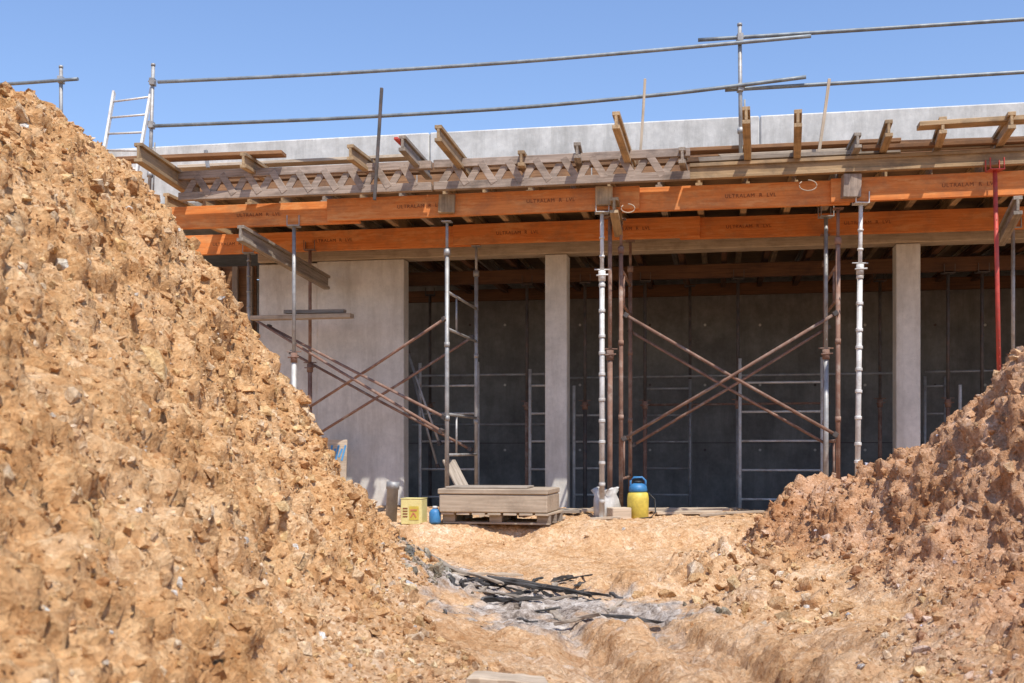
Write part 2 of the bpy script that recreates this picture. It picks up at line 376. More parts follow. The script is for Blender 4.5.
def rotm(n):
    q=rng.normal(size=(n,4)); q/=np.linalg.norm(q,axis=1)[:,None]; w,x,y,z=q.T
    return np.stack([1-2*(y*y+z*z),2*(x*y-z*w),2*(x*z+y*w),2*(x*y+z*w),1-2*(x*x+z*z),2*(y*z-x*w),2*(x*z-y*w),2*(y*z+x*w),1-2*(x*x+y*y)],-1).reshape(n,3,3)
px_=[];ps=[]
def scat(n,x0,x1,y0,y1,smin,smax,ex,cond=None,bias=1.0,near=.55):
    x=rng.uniform(x0,x1,n);y=y0+(y1-y0)*rng.uniform(0,1,n)**bias
    sz=smin*rng.uniform(.004,1,n)**(-ex); sz=np.minimum(sz,smax*rng.uniform(.6,1,n))
    sz*=np.clip(near+y/11,.5,1.2)
    m=np.ones(n,bool) if cond is None else cond(x,y)
    px_.append(np.stack([x[m],y[m]],-1)); ps.append(sz[m])
md=lambda x,y: samp(mound,x,y)
scat(85000,-5,.4,1.0,11.5,.0085,.07,.5,lambda x,y:(np.abs(x)<y*.5+.5)&(md(x,y)>.1),1.2,.35)
scat(26000,1.2,6,3.5,12.5,.0075,.055,.48,lambda x,y:(np.abs(x)<y*.5+.6)&(md(x,y)>.1),1.1)
scat(3800,-1.5,3,3.5,13.5,.004,.03,.42,lambda x,y:samp(ash,x,y)<.9,1.1)
scat(2400,.9,2.4,6,12,.012,.09,.5,lambda x,y:samp(pk,x,y)>.3)
scat(1500,-4,4,12,15.8,.006,.025,.4)
XY=np.concatenate(px_);SZ=np.concatenate(ps); n=len(XY)
CX,CY,CZ=[samp(Q,XY[:,0],XY[:,1]) for Q in (PX,PY,Z)]; MX,MY,MZ=[samp(Q,XY[:,0],XY[:,1]) for Q in (NX,NY,NZ)]
R=rotm(n); SC=rng.uniform(.4,1.15,(n,3)); VS=[];FS=[];TI=[];off=0
lum=rng.uniform(.84,1.14,n); kind=rng.uniform(0,1,n)
tc_=np.stack([lum,lum,lum,np.ones(n)],-1)
ylw=kind>.70; tc_[ylw]=np.stack([lum[ylw]*1.07,lum[ylw]*1.18,lum[ylw]*1.18,np.ones(ylw.sum())],-1)
pale=kind>.86; tc_[pale]=np.stack([lum[pale]*1.12,lum[pale]*1.36,lum[pale]*1.75,np.ones(pale.sum())],-1)
grey=kind>.985; tc_[grey,:3]=np.array([1.0,1.55,2.8])*lum[grey][:,None]
dk_=(kind<.12); tc_[dk_,:3]*=np.array([.78,.70,.66])
rmm=(XY[:,0]>1.6)&(md(XY[:,0],XY[:,1])>.2); tc_[rmm,:3]*=np.array([.88,.84,.94])
am=samp(ash,XY[:,0],XY[:,1])>.4; tc_[am,:3]=np.array([.5,.75,1.2])*lum[am][:,None]*rng.uniform(.3,1.4,(am.sum(),1))
pth=(md(XY[:,0],XY[:,1])<.3)&~am; tc_[pth,:3]*=np.array([.98,1.04,1.15])
for ti,(tv,tf) in enumerate(TEM):
    ii=np.arange(ti,n,len(TEM))
    v=np.einsum('nij,nkj->nki',R[ii],tv[None]*SC[ii][:,None,:])*SZ[ii][:,None,None]
    o_=SZ[ii]*.15
    v[...,0]+=(CX[ii]+MX[ii]*o_)[:,None];v[...,1]+=(CY[ii]+MY[ii]*o_)[:,None];v[...,2]+=(CZ[ii]+MZ[ii]*o_)[:,None]
    k=len(tv); VS.append(v.reshape(-1,3)); FS.append((tf[None]+(np.arange(len(ii))*k)[:,None,None]+off).reshape(-1,3)); off+=k*len(ii)
    TI.append(np.repeat(tc_[ii],k,axis=0))
me=npmesh('loose_stones',np.concatenate(VS),np.concatenate(FS),3,M_STONE,False)
a=me.attributes.new('tint','FLOAT_COLOR','POINT'); a.data.foreach_set('color',np.concatenate(TI).astype(np.float32).ravel())
mkobj('loose_stones',me,kind='stuff',label='loose clods and stones strewn over the soil mounds',category='stones')
def boulder(px,py,Y,sz,col,label):
    p=P(px,py,Y); r=np.random.default_rng(int(px*7+py)); tv,tf=rocktemplate(20,int(px+py*3))
    v=tv*np.array([1,.8,.55])*sz
    me=npmesh('boulder',v,tf,3,M_STONE,False); a=me.attributes.new('tint','FLOAT_COLOR','POINT'); a.data.foreach_set('color',np.tile(np.array([*col,1],np.float32),len(v)))
    q=Vector((float(samp(PX,p.x,p.y)),float(samp(PY,p.x,p.y)),float(samp(Z,p.x,p.y))))
    nn=Vector((float(samp(NX,p.x,p.y)),float(samp(NY,p.x,p.y)),float(samp(NZ,p.x,p.y))))
    o=mkobj('boulder',me,Matrix.Translation(q+nn*sz*.08),bevel=sz*.05,label=label,category='rock',group='large rocks in the soil mounds')
    o.matrix_basis=o.matrix_basis@nn.to_track_quat('Z','Y').to_matrix().to_4x4()@Matrix.Rotation(r.uniform(0,6),4,'Z')@Matrix.Rotation(r.uniform(-.25,.25),4,'X')
for q in [(152,318,5.6,.16,(1.12,1.3,1.35),'pale yellowish flat rock embedded in the orange mound'),(14,380,3.2,.09,(.9,1.1,1.5),'grey brown rock on the soil slope'),
          (8,215,4.9,.12,(.85,.95,1.1),'brown rock near the mound top'),(45,565,2.4,.025,(1.0,1.6,2.8),'small whitish stone on the soil slope'),(60,268,5.2,.06,(1.05,1.6,2.7),'small whitish stone on the soil slope'),
          (180,340,5.4,.08,(1.12,1.3,1.45),'pale yellowish flat rock embedded in the orange mound'),(60,640,2.2,.05,(1.0,1.0,1),'orange clay clod on the slope'),(180,600,3,.045,(1.05,1.1,1.1),'orange clay clod on the slope'),
          (100,400,4.0,.06,(1.1,1.3,1.5),'pale yellowish flat rock embedded in the orange mound'),(260,520,5.2,.06,(1.1,1.3,1.4),'pale yellowish flat rock embedded in the orange mound'),(215,470,5.0,.05,(1.1,1.3,1.5),'pale yellowish flat rock embedded in the orange mound'),
          (640,598,7.9,.07,(1,1.1,1.2),'clay lump on the track'),(668,596,7.9,.09,(1,1.1,1.2),'clay lump on the track'),(700,590,8.2,.1,(1,1.1,1.2),'clay lump on the track'),(735,570,9.2,.11,(1,1.1,1.2),'clay lump on the track'),
          (798,500,11.7,.09,(1,1.05,1.1),'rough clay lump on the bank'),(815,500,11.7,.08,(1,1.05,1.1),'rough clay lump on the bank'),(975,525,7.8,.07,(.9,.9,1),'reddish clay lump on the mound')]: boulder(*q)

# ------------------------------------------------------------ building
FV=-2.2; BV=-.45
bl=root('concrete_building',MB,'unfinished grey concrete building with open bays and columns','building')
def bpart(name,a,b,mat,bevel=.01,**k): return G().box(a,b).obj(name,mat,MB,bl,bevel,**k)
uw0,uw1=U(258,0),U(404,0)
bpart('wall',(uw0,.03,-.7),(U(317,0)-.004,.28,3.70),M_CONC)
bpart('wall',(U(317,0),0,-.7),(uw1,.25,3.715),M_CONC)
for px,w in ((545,.31),(896,.31)):
    u=U(px,0); bpart('column',(u,.0,-.7),(u+w,.31,3.715),M_CONC,.012)
UL,UR=-9.0,9.0
bpart('back_wall',(UL,4.9,-.7),(UR,5.15,4.25),M_CONC_SHADE)
bpart('side_wall',(UL,.3,-.7),(UL+.2,4.89,4.25),M_CONC_SHADE); bpart('side_wall',(UR-.2,.3,-.7),(UR,4.89,4.25),M_CONC_SHADE)
bpart('floor',(UL,.15,-.62),(UR,5.2,-.55),M_CONC_SHADE)
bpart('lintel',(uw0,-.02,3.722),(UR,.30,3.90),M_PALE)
bpart('roof_slab',(U(75,0),-.15,4.32),(UR,5.3,4.62),M_CONC_SHADE)
ua=U(75,0)
for ub in (U(430,0),U(760,0),UR):
    bpart('parapet',(ua,-.02,4.623),(ub-.008,.22,5.50),M_CONC2,.018); ua=ub
bpart('threshold',(U(404,0),-.12,-.3),(UR,.14,.13),M_CONC2)
for px in (470,505,580,650,705,760,815,865,935,985):
    for py in (325,385,450):
        p=(U(px,4.9),4.9,Zb(py,U(px,4.9),4.9)); g=G(); g.tube([(p[0],4.885,p[2]),(p[0],4.9,p[2])],.024,8); g.obj('tie_cone',M_CONC if (px+py)%3 else M_DARK,MB,bl)
bpart('joint_line',(UL+.3,4.894,1.1),(UR-.3,4.902,1.114),M_DARK,0)

# ------------------------------------------------------------ formwork beams
def text_mesh(txt,size):
    cu=bpy.data.curves.new('lettering','FONT'); cu.body=txt; cu.size=size; cu.extrude=.0008; cu.space_character=1.15
    o=bpy.data.objects.new('t',cu); COL.objects.link(o); dg=bpy.context.evaluated_depsgraph_get(); dg.update()
    me=bpy.data.meshes.new_from_object(o.evaluated_get(dg)); bpy.data.objects.remove(o); me.name='lettering'; return me
TXT={}
def lettering(parent,txt,size,loc,mat,M):
    if (txt,size) not in TXT: TXT[(txt,size)]=text_mesh(txt,size)
    me=TXT[(txt,size)].copy(); me.materials.clear(); me.materials.append(mat)
    return mkobj('lettering',me,M@Matrix.Translation(loc)@Matrix.Rotation(math.pi/2,4,'X'),parent)
def orange(u0,u1,v,z0,z1,txts,label):
    p0=B(u0,v,(z0+z1)/2);p1=B(u1,v,(z0+z1)/2+random.uniform(-.015,.015))
    M=frameM(p0,p1); g=G(); loft_beam(g,(p1-p0).length,.075,z1-z0,10,.003)
    r=root('formwork_beam',M,label,'beam','orange formwork beams')
    g.obj('timber',M_ORANGE,M,r,.004)
    for t in txts: lettering(r,'ULTRALAM  R  LVL',.062,(t,-.0425,-.02),M_INK,M)
    return r
L=[(U(150,FV),U(360,FV)),(U(330,FV),U(640,FV)),(U(622,FV),U(850,FV)),(U(830,FV),U(1090,FV))]
for i,(a,b) in enumerate(L): orange(a,b,FV-(.08 if i%2 else 0),3.80+(.012 if i%2 else 0),4.08,[.9,2.5] if b-a>3.2 else [1.2],'long orange laminated beam resting on the front props')
L=[(U(175,BV),U(480,BV)),(U(455,BV),U(700,BV)),(U(680,BV),U(1090,BV))]
for i,(a,b) in enumerate(L): orange(a,b,BV-(.08 if i%2 else 0),3.78+(.008 if i%2 else 0),4.06,[.6,2.1],'long orange laminated beam close to the wall')
timber('timber_board',B(U(600,BV),BV+.15,3.93),B(U(1060,BV),BV+.15,3.93),.05,.22,M_PALE,'pale board under the slab edge','board')
u=U(165,FV)
while u<UR-.4:
    j=u+random.uniform(-.05,.05)
    ibeam('joist',B(j,FV-.02+random.uniform(-.05,.05)+.12,4.19),B(j,4.8,4.19),M_YEL if random.random()<.6 else M_GREYW,'wooden joist lying across the formwork beams','wooden joists under the deck')
    u+=.52
dk=G(); 
dk.box((U(175,FV),FV+.35,4.293),(UR-.3,4.85,4.312)); dk.obj('plywood_deck',M_PLY,MB,None,.002,label='brown plywood formwork deck over the joists',category='plywood')
ue=U(190,-.4)
while ue<UR-.5:
    L1=random.uniform(2.4,3.4); timber('edge_board',B(ue,-.38,4.82+random.uniform(-.03,.03)),B(min(ue+L1,UR),-.38,4.80+random.uniform(-.03,.03)),.03,.34,M_BROWN,'brown edge board along the deck','board','brown edge boards'); ue+=L1+.02
ue=U(180,-1.3)
while ue<UR-1:
    L1=random.uniform(2.8,4.); timber('edge_board',B(ue,-1.35,4.60+random.uniform(-.02,.03)),B(min(ue+L1,UR),-1.3,4.62+random.uniform(-.03,.03)),.12,.06,M_BROWN,'brown plank lying on the deck','board','brown edge boards'); ue+=L1-.3
def lattice(u0,u1,v,z0,z1,mat):
    p0=B(u0,v,z0);p1=B(u1,v,z0);M=frameM(p0,p1);Lh=(p1-p0).length;h=z1-z0
    r=root('lattice_girder',M,'weathered wooden lattice girder with zigzag web on the front beam','girder','wooden lattice girders')
    for zz in (.048,h-.048):
        g=G(); loft_beam(g,Lh,.09,.096,10,.003,0,zz); g.obj('chord',mat,M,r,.005)
    g=G(); k=0;x=.08; per=.165
    while x+per<Lh-.03:
        a,b=(.05,h-.05) if k%2==0 else (h-.05,.05)
        yy=-.036 if k%2 else -.010
        g.obox((x,yy,a),(x+per,yy,b),.085,.024,Vector((0,1,0))); x+=per;k+=1
    g.obj('web',mat,M,r,.003)
lattice(U(180,FV-.3),U(432,FV-.3),FV-.31,4.085,4.44,M_TRUSS); lattice(U(434,FV-.3),U(690,FV-.3),FV-.29,4.09,4.45,M_TRUSS)
ibeam('joist',B(U(690,FV),FV-.2,4.20),B(U(1080,FV),FV-.2,4.22),M_YEL,'yellowish wooden beam lying along the front edge','front edge beams',h=.18,w=.09)
timber('timber_board',B(U(700,FV),FV-.15,4.34),B(U(900,FV),FV-.12,4.35),.12,.05,M_GREYW,'grey plank on the front edge beam','board',rough=.05)
timber('timber_board',B(U(860,FV),FV-.3,4.36),B(U(1070,FV),FV-.24,4.38),.12,.045,M_BROWN,'brown plank on the front edge beam','board',rough=.05)
timber('timber_board',B(U(720,FV),FV+.1,4.43),B(U(1040,FV),FV+.1,4.45),.14,.04,M_PALE,'pale plank on the front edge beam','board',rough=.05)
def prot(n,f,vn_,vf,mat,label,h=.2,w=.08,kind='i'):
    a=BP(n[0],n[1],vn_); b=BP(f[0],f[1],vf); b2=b+(b-a)*.25
    ibeam('protruding_joist',a,b2,mat,label,'joists sticking out over the edge',w=w,h=h)
GL='weathered wooden joist sticking out over the slab edge'
for q in [((138,152),(188,186),-3.7,-2.2,M_YEL,'long weathered joist sticking far out over the edge',.22,.1),
 ((243,160),(262,172),-2.9,-2.2,M_YEL,GL),((350,152),(374,170),-3.1,-2.2,M_YEL,GL),((402,143),(424,167),-3.2,-2.2,M_GREYW,GL),
 ((438,133),(466,168),-3.7,-2.2,M_YEL,GL),((521,158),(526,166),-2.7,-2.2,M_YEL,GL),((577,150),(580,162),-2.8,-2.2,M_GREYW,GL),
 ((616,120),(630,162),-3.9,-2.2,M_YEL,GL),((682,155),(684,163),-2.7,-2.2,M_GREYW,GL),((746,115),(748,158),-3.8,-2.2,M_YEL,GL),((798,118),(797,156),-3.8,-2.2,M_YEL,GL),
 ((889,128),(881,150),-3.1,-2.2,M_YEL,GL),((943,125),(936,146),-3.0,-2.2,M_YEL,GL),((1012,120),(996,144),-3.1,-2.2,M_YEL,GL),((858,140),(850,155),-2.6,-2.2,M_GREYW,GL)]:
    prot(*q[:6],**({'h':q[6],'w':q[7]} if len(q)>6 else {'h':.18}))
timber('red_tipped_batten',BP(396,138,-3.25),BP(408,150,-2.9),.05,.03,M_RED,'short red painted batten on a joist','batten')
prot((240,233),(312,274),-2.6,-.6,M_GREYW,'grey beam hanging at a slant under the deck',.2,.09)
prot((1018,205),(1004,232),-2.9,-1.6,M_GREYW,'grey beam hanging at a slant under the deck',.2,.09)
prot((614,205),(618,225),-2.5,-2.0,M_YEL,'short beam end under the front beam',.2,.1)
timber('plank',BP(84,162,-2.8),BP(284,154,-2.6),.2,.045,M_BROWN,'reddish brown plank lying across the joist ends','plank','planks on the deck')
timber('plank',BP(918,126,-2.9),BP(1040,119,-2.9),.2,.05,M_YEL,'yellowish plank lying on the joist ends','plank','planks on the deck')
timber('plank',BP(180,168,-1.9),BP(420,157,-1.6),.2,.04,M_PALE,'pale plank lying on the deck','plank','planks on the deck')
timber('plank',BP(590,156,-1.8),BP(900,142,-1.8),.2,.045,M_BROWN,'reddish brown plank lying on the deck','plank','planks on the deck')
for v,z in ((1.3,3.62),(4.2,3.75)):
    timber('interior_beam',B(U(408,v),v,z),B(UR-.4,v,z),.1,.2,M_BROWN_SHADE,'brown beam carried by the interior props','beam','interior formwork beams')
for px in range(430,1040,42):
    u=U(px,1.3); ibeam('joist',B(u,.4,3.84),B(u,4.7,3.84),M_BROWN_SHADE,'brown joist under the inner ceiling','interior ceiling joists',h=.14)
fpr=root('timber_hoarding',MB,'brown plywood formwork with grey posts beside the wall','formwork')
G().box((U(190,.1),.1,-.6),(U(256,.1),.14,3.7)).obj('panel',M_BROWN,MB,fpr,.004)
for k,px in enumerate((215,232,246)): timber('upright',B(U(px,-.1),.035,-.1),B(U(px,-.1),.035,3.68),.08,.1,M_GREYW if k else M_BROWN,'','',parent=fpr)

# ------------------------------------------------------------ props
def prop(u,v,z0,z1,mo,mi,label,style='plain',lean=0,group='steel props under the front beams',split=.55):
    b=B(u,v,z0); M=Matrix.Translation(b)@Matrix.Rotation(lean,4,'Y'); H=z1-z0
    r=root('steel_prop',M,label,'prop',group)
    zs=H*split
    g=G(); g.tube([(0,0,.01),(0,0,zs)],.031,12)
    if style=='beaded':
        z=.2
        while z<zs-.1: g.tube([(0,0,z-.018),(0,0,z-.008),(0,0,z+.008),(0,0,z+.018)],.040,10); z+=random.choice([.2,.25,.25,.3])
    g.obj('outer_tube',mo,M,r)
    g=G(); g.tube([(0,0,zs-.05),(0,0,H-.01)],.024,12)
    if style=='beaded':
        z=zs+.2
        while z<H-.1: g.tube([(0,0,z-.012),(0,0,z+.012)],.033,10); z+=.22
    else:
        z=zs+.15
        while z<H-.1: g.tube([(0,-.0255,z),(0,-.02,z)],.007,6); z+=.1
    g.obj('inner_tube',mi,M,r)
    g=G(); g.tube([(0,0,zs-.09),(0,0,zs+.03)],.043,12); g.tube([(-.09,0,zs+.045),(.09,0,zs+.045)],.008,6); g.tube([(-.07,-.04,zs-.03),(.07,-.04,zs-.02)],.01,6)
    g.obj('collar',M_RUST if style!='beaded' else mo,M,r)
    g=G(); g.box((-.07,-.07,0),(.07,.07,.01)); g.box((-.035,-.003,.01),(.035,.003,.06)); g.obj('base_plate',mo,M,r)
    g=G(); g.box((-.08,-.08,H-.012),(.08,.08,H-.002)); 
    for sx in (-.075,.075): g.box((sx-.005,-.07,H-.002),(sx+.005,-.055,H+.12)); g.box((sx-.005,.055,H-.002),(sx+.005,.07,H+.12))
    g.obj('head_plate',mi,M,r); return r
def gz(u,v):
    p=B(u,v,0); return hz(p.x,p.y)
def fp(px,v,*a,z1=3.79,**k):
    u=U(px,v); return prop(u,v,gz(u,v)-.005,z1,*a,**k)
fp(294,FV,M_WHITE,M_GALV,'pale dusty galvanised prop carrying the front beam')
fp(602,FV-.12,M_WHITE,M_WHITE,'bright beaded galvanised prop carrying the front beam','beaded',split=.8)
fp(857,FV-.1,M_WHITE,M_WHITE,'bright beaded galvanised prop carrying the front beam','beaded',split=.8,lean=.012)
fp(249,BV,M_BLUEG,M_GALV,'blue grey beaded prop near the wall','beaded')
fp(310,BV-.1,M_RUST,M_RUST,'dark rusty prop standing close to the wall')
fp(1002,FV-.32,M_RED,M_RED,'red painted prop behind the soil mound',lean=-.02,z1=4.05,split=.35)
fp(1013,BV,M_GALV,M_GALV,'galvanised prop behind the soil mound')
fp(610,FV+.15,M_RUST,M_RUST,'rusty prop beside the bright prop')
fp(826,-1.6,M_GALV,M_GALV,'grey steel prop beside the rusty frame')
def sframe(u,v0,v1,z0,z1,mat,label,rungs,group='shoring frames'):
    M=Matrix.Translation(B(u,v0,z0))@MB.to_3x3().to_4x4(); w=v1-v0;H=z1-z0
    r=root('shoring_frame',M,label,'scaffold',group)
    for y in (0,w):
        g=G(); g.tube([(0,y,.02),(0,y,H-.35)],.027,10); g.tube([(0,y,H-.4),(0,y,H-.01)],.019,8); g.tube([(0,y,H-.42),(0,y,H-.34)],.04,10)
        for z in (1.2,2.1): g.tube([(0,y,z-.03),(0,y,z+.03)],.034,10)
        g.box((-.07,y-.07,0),(.07,y+.07,.01)); g.box((-.06,y-.06,H-.012),(.06,y+.06,H-.002)); g.obj('leg',mat,M,r)
    for z in rungs:
        g=G(); g.tube([(0,.025,z),(0,w-.025,z)],.018,8); g.obj('rung',mat,M,r)
    for a,b in zip(rungs[:-1],rungs[1:]):
        if b-a<.52: 
            g=G(); g.tube([(0,w*.3,a+.015),(0,w*.3,b-.015)],.013,8); g.obj('strut',mat,M,r)
    return r
for px,v0,mat,lb in ((447,FV+.02,M_GALV,'brownish galvanised shoring frame with rungs behind the pallet'),(621,FV+.25,M_RUST,'rusty brown shoring frame beside the bright prop'),(838,FV+.1,M_RUST,'rusty brown shoring frame beside the bright prop')):
    u=U(px,v0); sframe(u,v0,BV-.02,gz(u,v0)-.01,3.78,mat,lb,[.75,1.25,2.3,2.75] if px==447 else [.45,.95,2.6,3.0])
def brace(a,b,va,vb,mat=M_RUST,label='rusty diagonal brace tube between the shoring frames',name='cross_brace'):
    p0=BP(a[0],a[1],va);p1=BP(b[0],b[1],vb); L_=(p1-p0).length; M=frameM(p0,p1); r=root(name,M,label,'brace','diagonal brace tubes')
    g=G(); g.tube([(0,0,0),(L_*.5,0,-.01),(L_,0,0)],.019,8); g.obj('tube',mat,M,r)
    for x in (.03,L_-.03):
        g=G(); g.box((x-.03,-.028,-.028),(x+.03,.028,.028)); g.obj('coupler',M_DARK,M,r,.004)
brace((252,318),(443,432),BV,FV); brace((268,326),(446,418),BV-.1,FV); brace((290,352),(472,450),BV,BV)
brace((308,408),(446,318),BV-.1,FV); brace((318,434),(474,336),BV,BV)
brace((624,314),(838,436),FV+.25,FV+.1); brace((628,330),(830,446),BV,BV)
brace((622,440),(838,312),FV+.22,FV+.08); brace((632,446),(830,326),BV,BV)
brace((407,350),(440,445),.35,.2,M_GALV,'grey diagonal tube inside the dark bay'); brace((412,372),(438,468),.5,.5,M_GALV,'grey diagonal tube inside the dark bay')
timber('plank',BP(252,318,-.75),BP(352,316,-.9),.14,.06,M_PALE,'pale plank carried across the braces','plank','planks on the braces')
timber('plank',BP(285,312,-.7),BP(345,311,-.8),.1,.05,M_GREYW,'grey plank carried across the braces','plank','planks on the braces')
timber('leaning_plank',BP(449,460,-1.9),BP(466,486,-2.2)+Vector((0,0,-.1)),.18,.03,M_GREYW,'short grey plank leaning against the frame','plank')
for px,v,mt in ((527,1.3,M_RUST),(645,1.3,M_RUST),(738,1.3,M_GALV),(948,1.3,M_RUST),(430,2.9,M_DARK),(982,1.3,M_DARK),(690,2.6,M_GALV),(585,1.3,M_DARK),(880,2.6,M_RUST)):
    prop(U(px,v),v,-.552,3.50 if v<2 else 3.60,mt,M_DARK,'dark steel prop inside the open bay',group='interior props')
def ladderframe(px0,px1,v,z1,mat,lb):
    u0,u1=U(px0,v),U(px1,v); z0=-.55; M=Matrix.Translation(B(u0,v,z0))@MB.to_3x3().to_4x4(); w=u1-u0;H=z1-z0
    r=root('shoring_frame',M,lb,'scaffold','interior shoring frames')
    for x in (0,w):
        g=G(); g.tube([(x,0,0),(x,0,H)],.024,8); g.obj('leg',mat,M,r)
    z=.4
    while z<H-.05:
        g=G(); g.tube([(.02,0,z),(w-.02,0,z)],.017,8); g.obj('rung',mat,M,r); z+=.42
for q in [(740,822,1.0,2.3,M_WHITE),(420,478,1.0,2.3,M_WHITE),(530,568,1.2,2.2,M_WHITE),(960,1000,1.2,1.9,M_WHITE),(574,604,2.2,2.0,M_WHITE),(645,690,2.4,2.1,M_GALV),(925,945,2.4,2.1,M_GALV)]:
    ladderframe(q[0],q[1],q[2],q[3],q[4],'steel ladder frame standing in the dark bay')
def irail(px0,py0,px1,py1,v,mt):
    a,b=BP(px0,py0,v),BP(px1,py1,v); M=frameM(a,b); G().tube([(0,0,0),((b-a).length,0,0)],.019,8).obj('ledger_tube',mt,M,None,label='thin horizontal steel tube inside the open bay',category='tube',group='interior ledger tubes')
irail(410,376,545,374,2.0,M_GALV); irail(570,378,900,373,2.5,M_GALV); irail(640,405,830,403,2.5,M_RUST); irail(925,372,1030,370,2.2,M_GALV); irail(412,425,545,424,2.2,M_GALV)

# ------------------------------------------------------------ guard rails
def rail(pts,v,label,r_=.024):
    P_=[BP(a,b,v) for a,b in pts]
    Q=[]
    for i in range(len(P_)-1):
        for k in range(8): Q.append(P_[i].lerp(P_[i+1],k/8))
    Q.append(P_[-1])
    for _ in range(6): Q=[Q[0]]+[(Q[i-1]+Q[i]*2+Q[i+1])/4 for i in range(1,len(Q)-1)]+[Q[-1]]
    M=Matrix.Translation(Q[0]); g=G(); g.tube([q-Q[0] for q in Q],r_,8); g.obj('guard_rail',M_RAIL,M,None,label=label,category='rail',group='guard rail tubes')
RV=-2.05
rail([(158,82),(330,74),(520,62),(670,49),(811,36)],RV,'long slightly bowed steel guard rail tube')
rail([(698,40),(860,30),(1090,15)],RV+.06,'long steel guard rail tube overlapping its neighbour')
rail([(154,126),(330,119),(520,108),(680,93),(806,77)],RV,'long slightly bowed lower guard rail tube')
rail([(725,90),(860,82),(1090,68)],RV+.06,'long lower steel guard rail tube')
rail([(-60,87),(10,84),(78,79)],RV,'short steel guard rail tube'); rail([(30,122),(74,127)],RV,'short lower steel guard rail tube')
def post(px,py0,py1,v,label,lean=0,extra=()):
    u=U(px,v); z1=Zb(py1,u,v);z0=Zb(py0,u,v); b=B(u,v,z0);M=Matrix.Translation(b)@Matrix.Rotation(lean,4,'Y');H=z1-z0
    r=root('guard_post',M,label,'post','guard rail posts')
    g=G(); g.tube([(0,0,0),(0,0,H)],.024,10); g.obj('tube',M_GALV,M,r)
    g=G(); g.tube([(.05,0,.0),(.05,0,H*.45)],.012,8); g.obj('rod',M_GALV,M,r)
    g=G(); g.box((-.06,-.05,.02),(.09,.05,.05)); g.tube([(0,0,H*.2),(0,0,H*.24)],.04,8); g.obj('clamp',M_GALV,M,r)
    for py in extra:
        z=Zb(py,u,v)-z0; g=G(); g.box((-.035,-.05,z-.045),(.035,.05,z+.045)); g.tube([(-.05,-.03,z),(.05,-.03,z)],.012,6); g.obj('coupler',M_GALV,M,r,.005)
    g=G(); g.tube([(0,0,H),(0,0,H+.03)],.03,8); g.obj('cap',M_GALV,M,r)
post(61,165,68,RV+.04,'galvanised guard rail post on the slab edge',0,(80,125))
post(149,205,66,RV+.04,'galvanised guard rail post with rail couplers',.03,(82,125))
post(741,160,26,RV+.05,'galvanised guard rail post with rail couplers',-.01,(38,88))
pa,pb=BP(97,195,-2.7),BP(114,92,-1.9); qa,qb=BP(132,200,-2.7),BP(152,86,-1.9)
r=root('ladder',Matrix.Translation(pa),'aluminium ladder leaning at the end of the deck','ladder')
Ml=Matrix.Translation(pa)
for a,b in ((pa,pb),(qa,qb)):
    g=G(); g.obox(a-pa,b-pa,.03,.065,Vector((0,1,0))); g.obj('stile',M_WHITE,Ml,r,.003)
for k in range(6):
    t=.1+.16*k; a=pa.lerp(pb,t)-pa;b=qa.lerp(qb,t)-pa; g=G(); g.tube([a,b],.014,8); g.obj('rung',M_WHITE,Ml,r)
def stick(a,b,v,mat,label,w=.02,va=None):
    p0=BP(a[0],a[1],v);p1=BP(b[0],b[1],v if va is None else va); timber('stick',p0,p1,w,w,mat,label,'stick',None,.006)
stick((374,200),(382,88),-2.7,M_DARK,'dark thin rod standing upright on the deck',.035)
stick((639,166),(645,79),-2.3,M_PALE,'thin pale lath standing upright on the deck',.03)
stick((818,157),(829,79),-2.3,M_PALE,'thin pale lath leaning on the deck',.035)
stick((208,168),(206,150),-2.3,M_GALV,'short steel stub on the deck',.04)
def band(px,v,z0,z1,mat,label):
    u=U(px,v); timber('head_block',B(u,v,z0),B(u,v,z1),.2,.12,mat,label,'block','timber head blocks')
band(447,FV-.14,3.84,4.06,M_YEL,'small timber block wedged at the prop head'); band(604,FV-.14,3.86,4.08,M_YEL,'small timber block wedged at the prop head'); band(851,FV-.16,3.84,4.10,M_TRUSS,'small timber block wedged at the prop head')
def loop(px,py,v,w,hh,label):
    a=BP(px,py,v); g=G(); g.tube([ (math.sin(t)*w, 0, -(1-math.cos(t))*hh/2) for t in [i*2*math.pi/16-.0 for i in range(15)]],.006,6)
    g.obj('wire_loop',M_PALE,Matrix.Translation(a),None,label=label,category='wire',group='wire loops')
loop(808,180,FV-.33,.10,.12,'thin pale strap hanging on the orange beam'); loop(628,204,FV-.3,.08,.10,'thin pale strap hanging on the orange beam')

# ------------------------------------------------------------ objects on the ground
def gp(px,Y,dz=0):
    x=(px-512)*Y/F; return Vector((x,Y,hz(x,Y)+dz))
Yp=12.7; pc=gp(503,Yp); zb=max(hz(pc.x+dx_,Yp+dy_) for dx_ in(-.5,0,.5) for dy_ in(-.3,0,.3))-.015
Mp=Matrix.Translation((pc.x,Yp,zb))@Matrix.Rotation(math.radians(-14),4,'Z')
r=root('pallet',Mp,'weathered wooden pallet lying on the soil bank','pallet')
for y in (-.33,-.02,.29): G().box((-.6,y,0),(.6,y+.1,.022)).obj('bottom_board',M_GREYW,Mp,r,.003)
for x in (-.6,-.07,.46):
    for y in (-.33,-.02,.29): G().box((x,y+.002,.023),(x+.14,y+.098,.1)).obj('block',M_GREYW,Mp,r,.004)
for k in range(7): G().box((-.6+k*.176,-.4,.101),(-.6+k*.176+.145,.4,.123)).obj('deck_board',M_PALE,Mp,r,.003)
Mc=Mp@Matrix.Translation((-.03,.0,.124))@Matrix.Rotation(.04,4,'Z')
r=root('timber_block_stack',Mc,'thick pale box like timber panel resting on the pallet','timber panel')
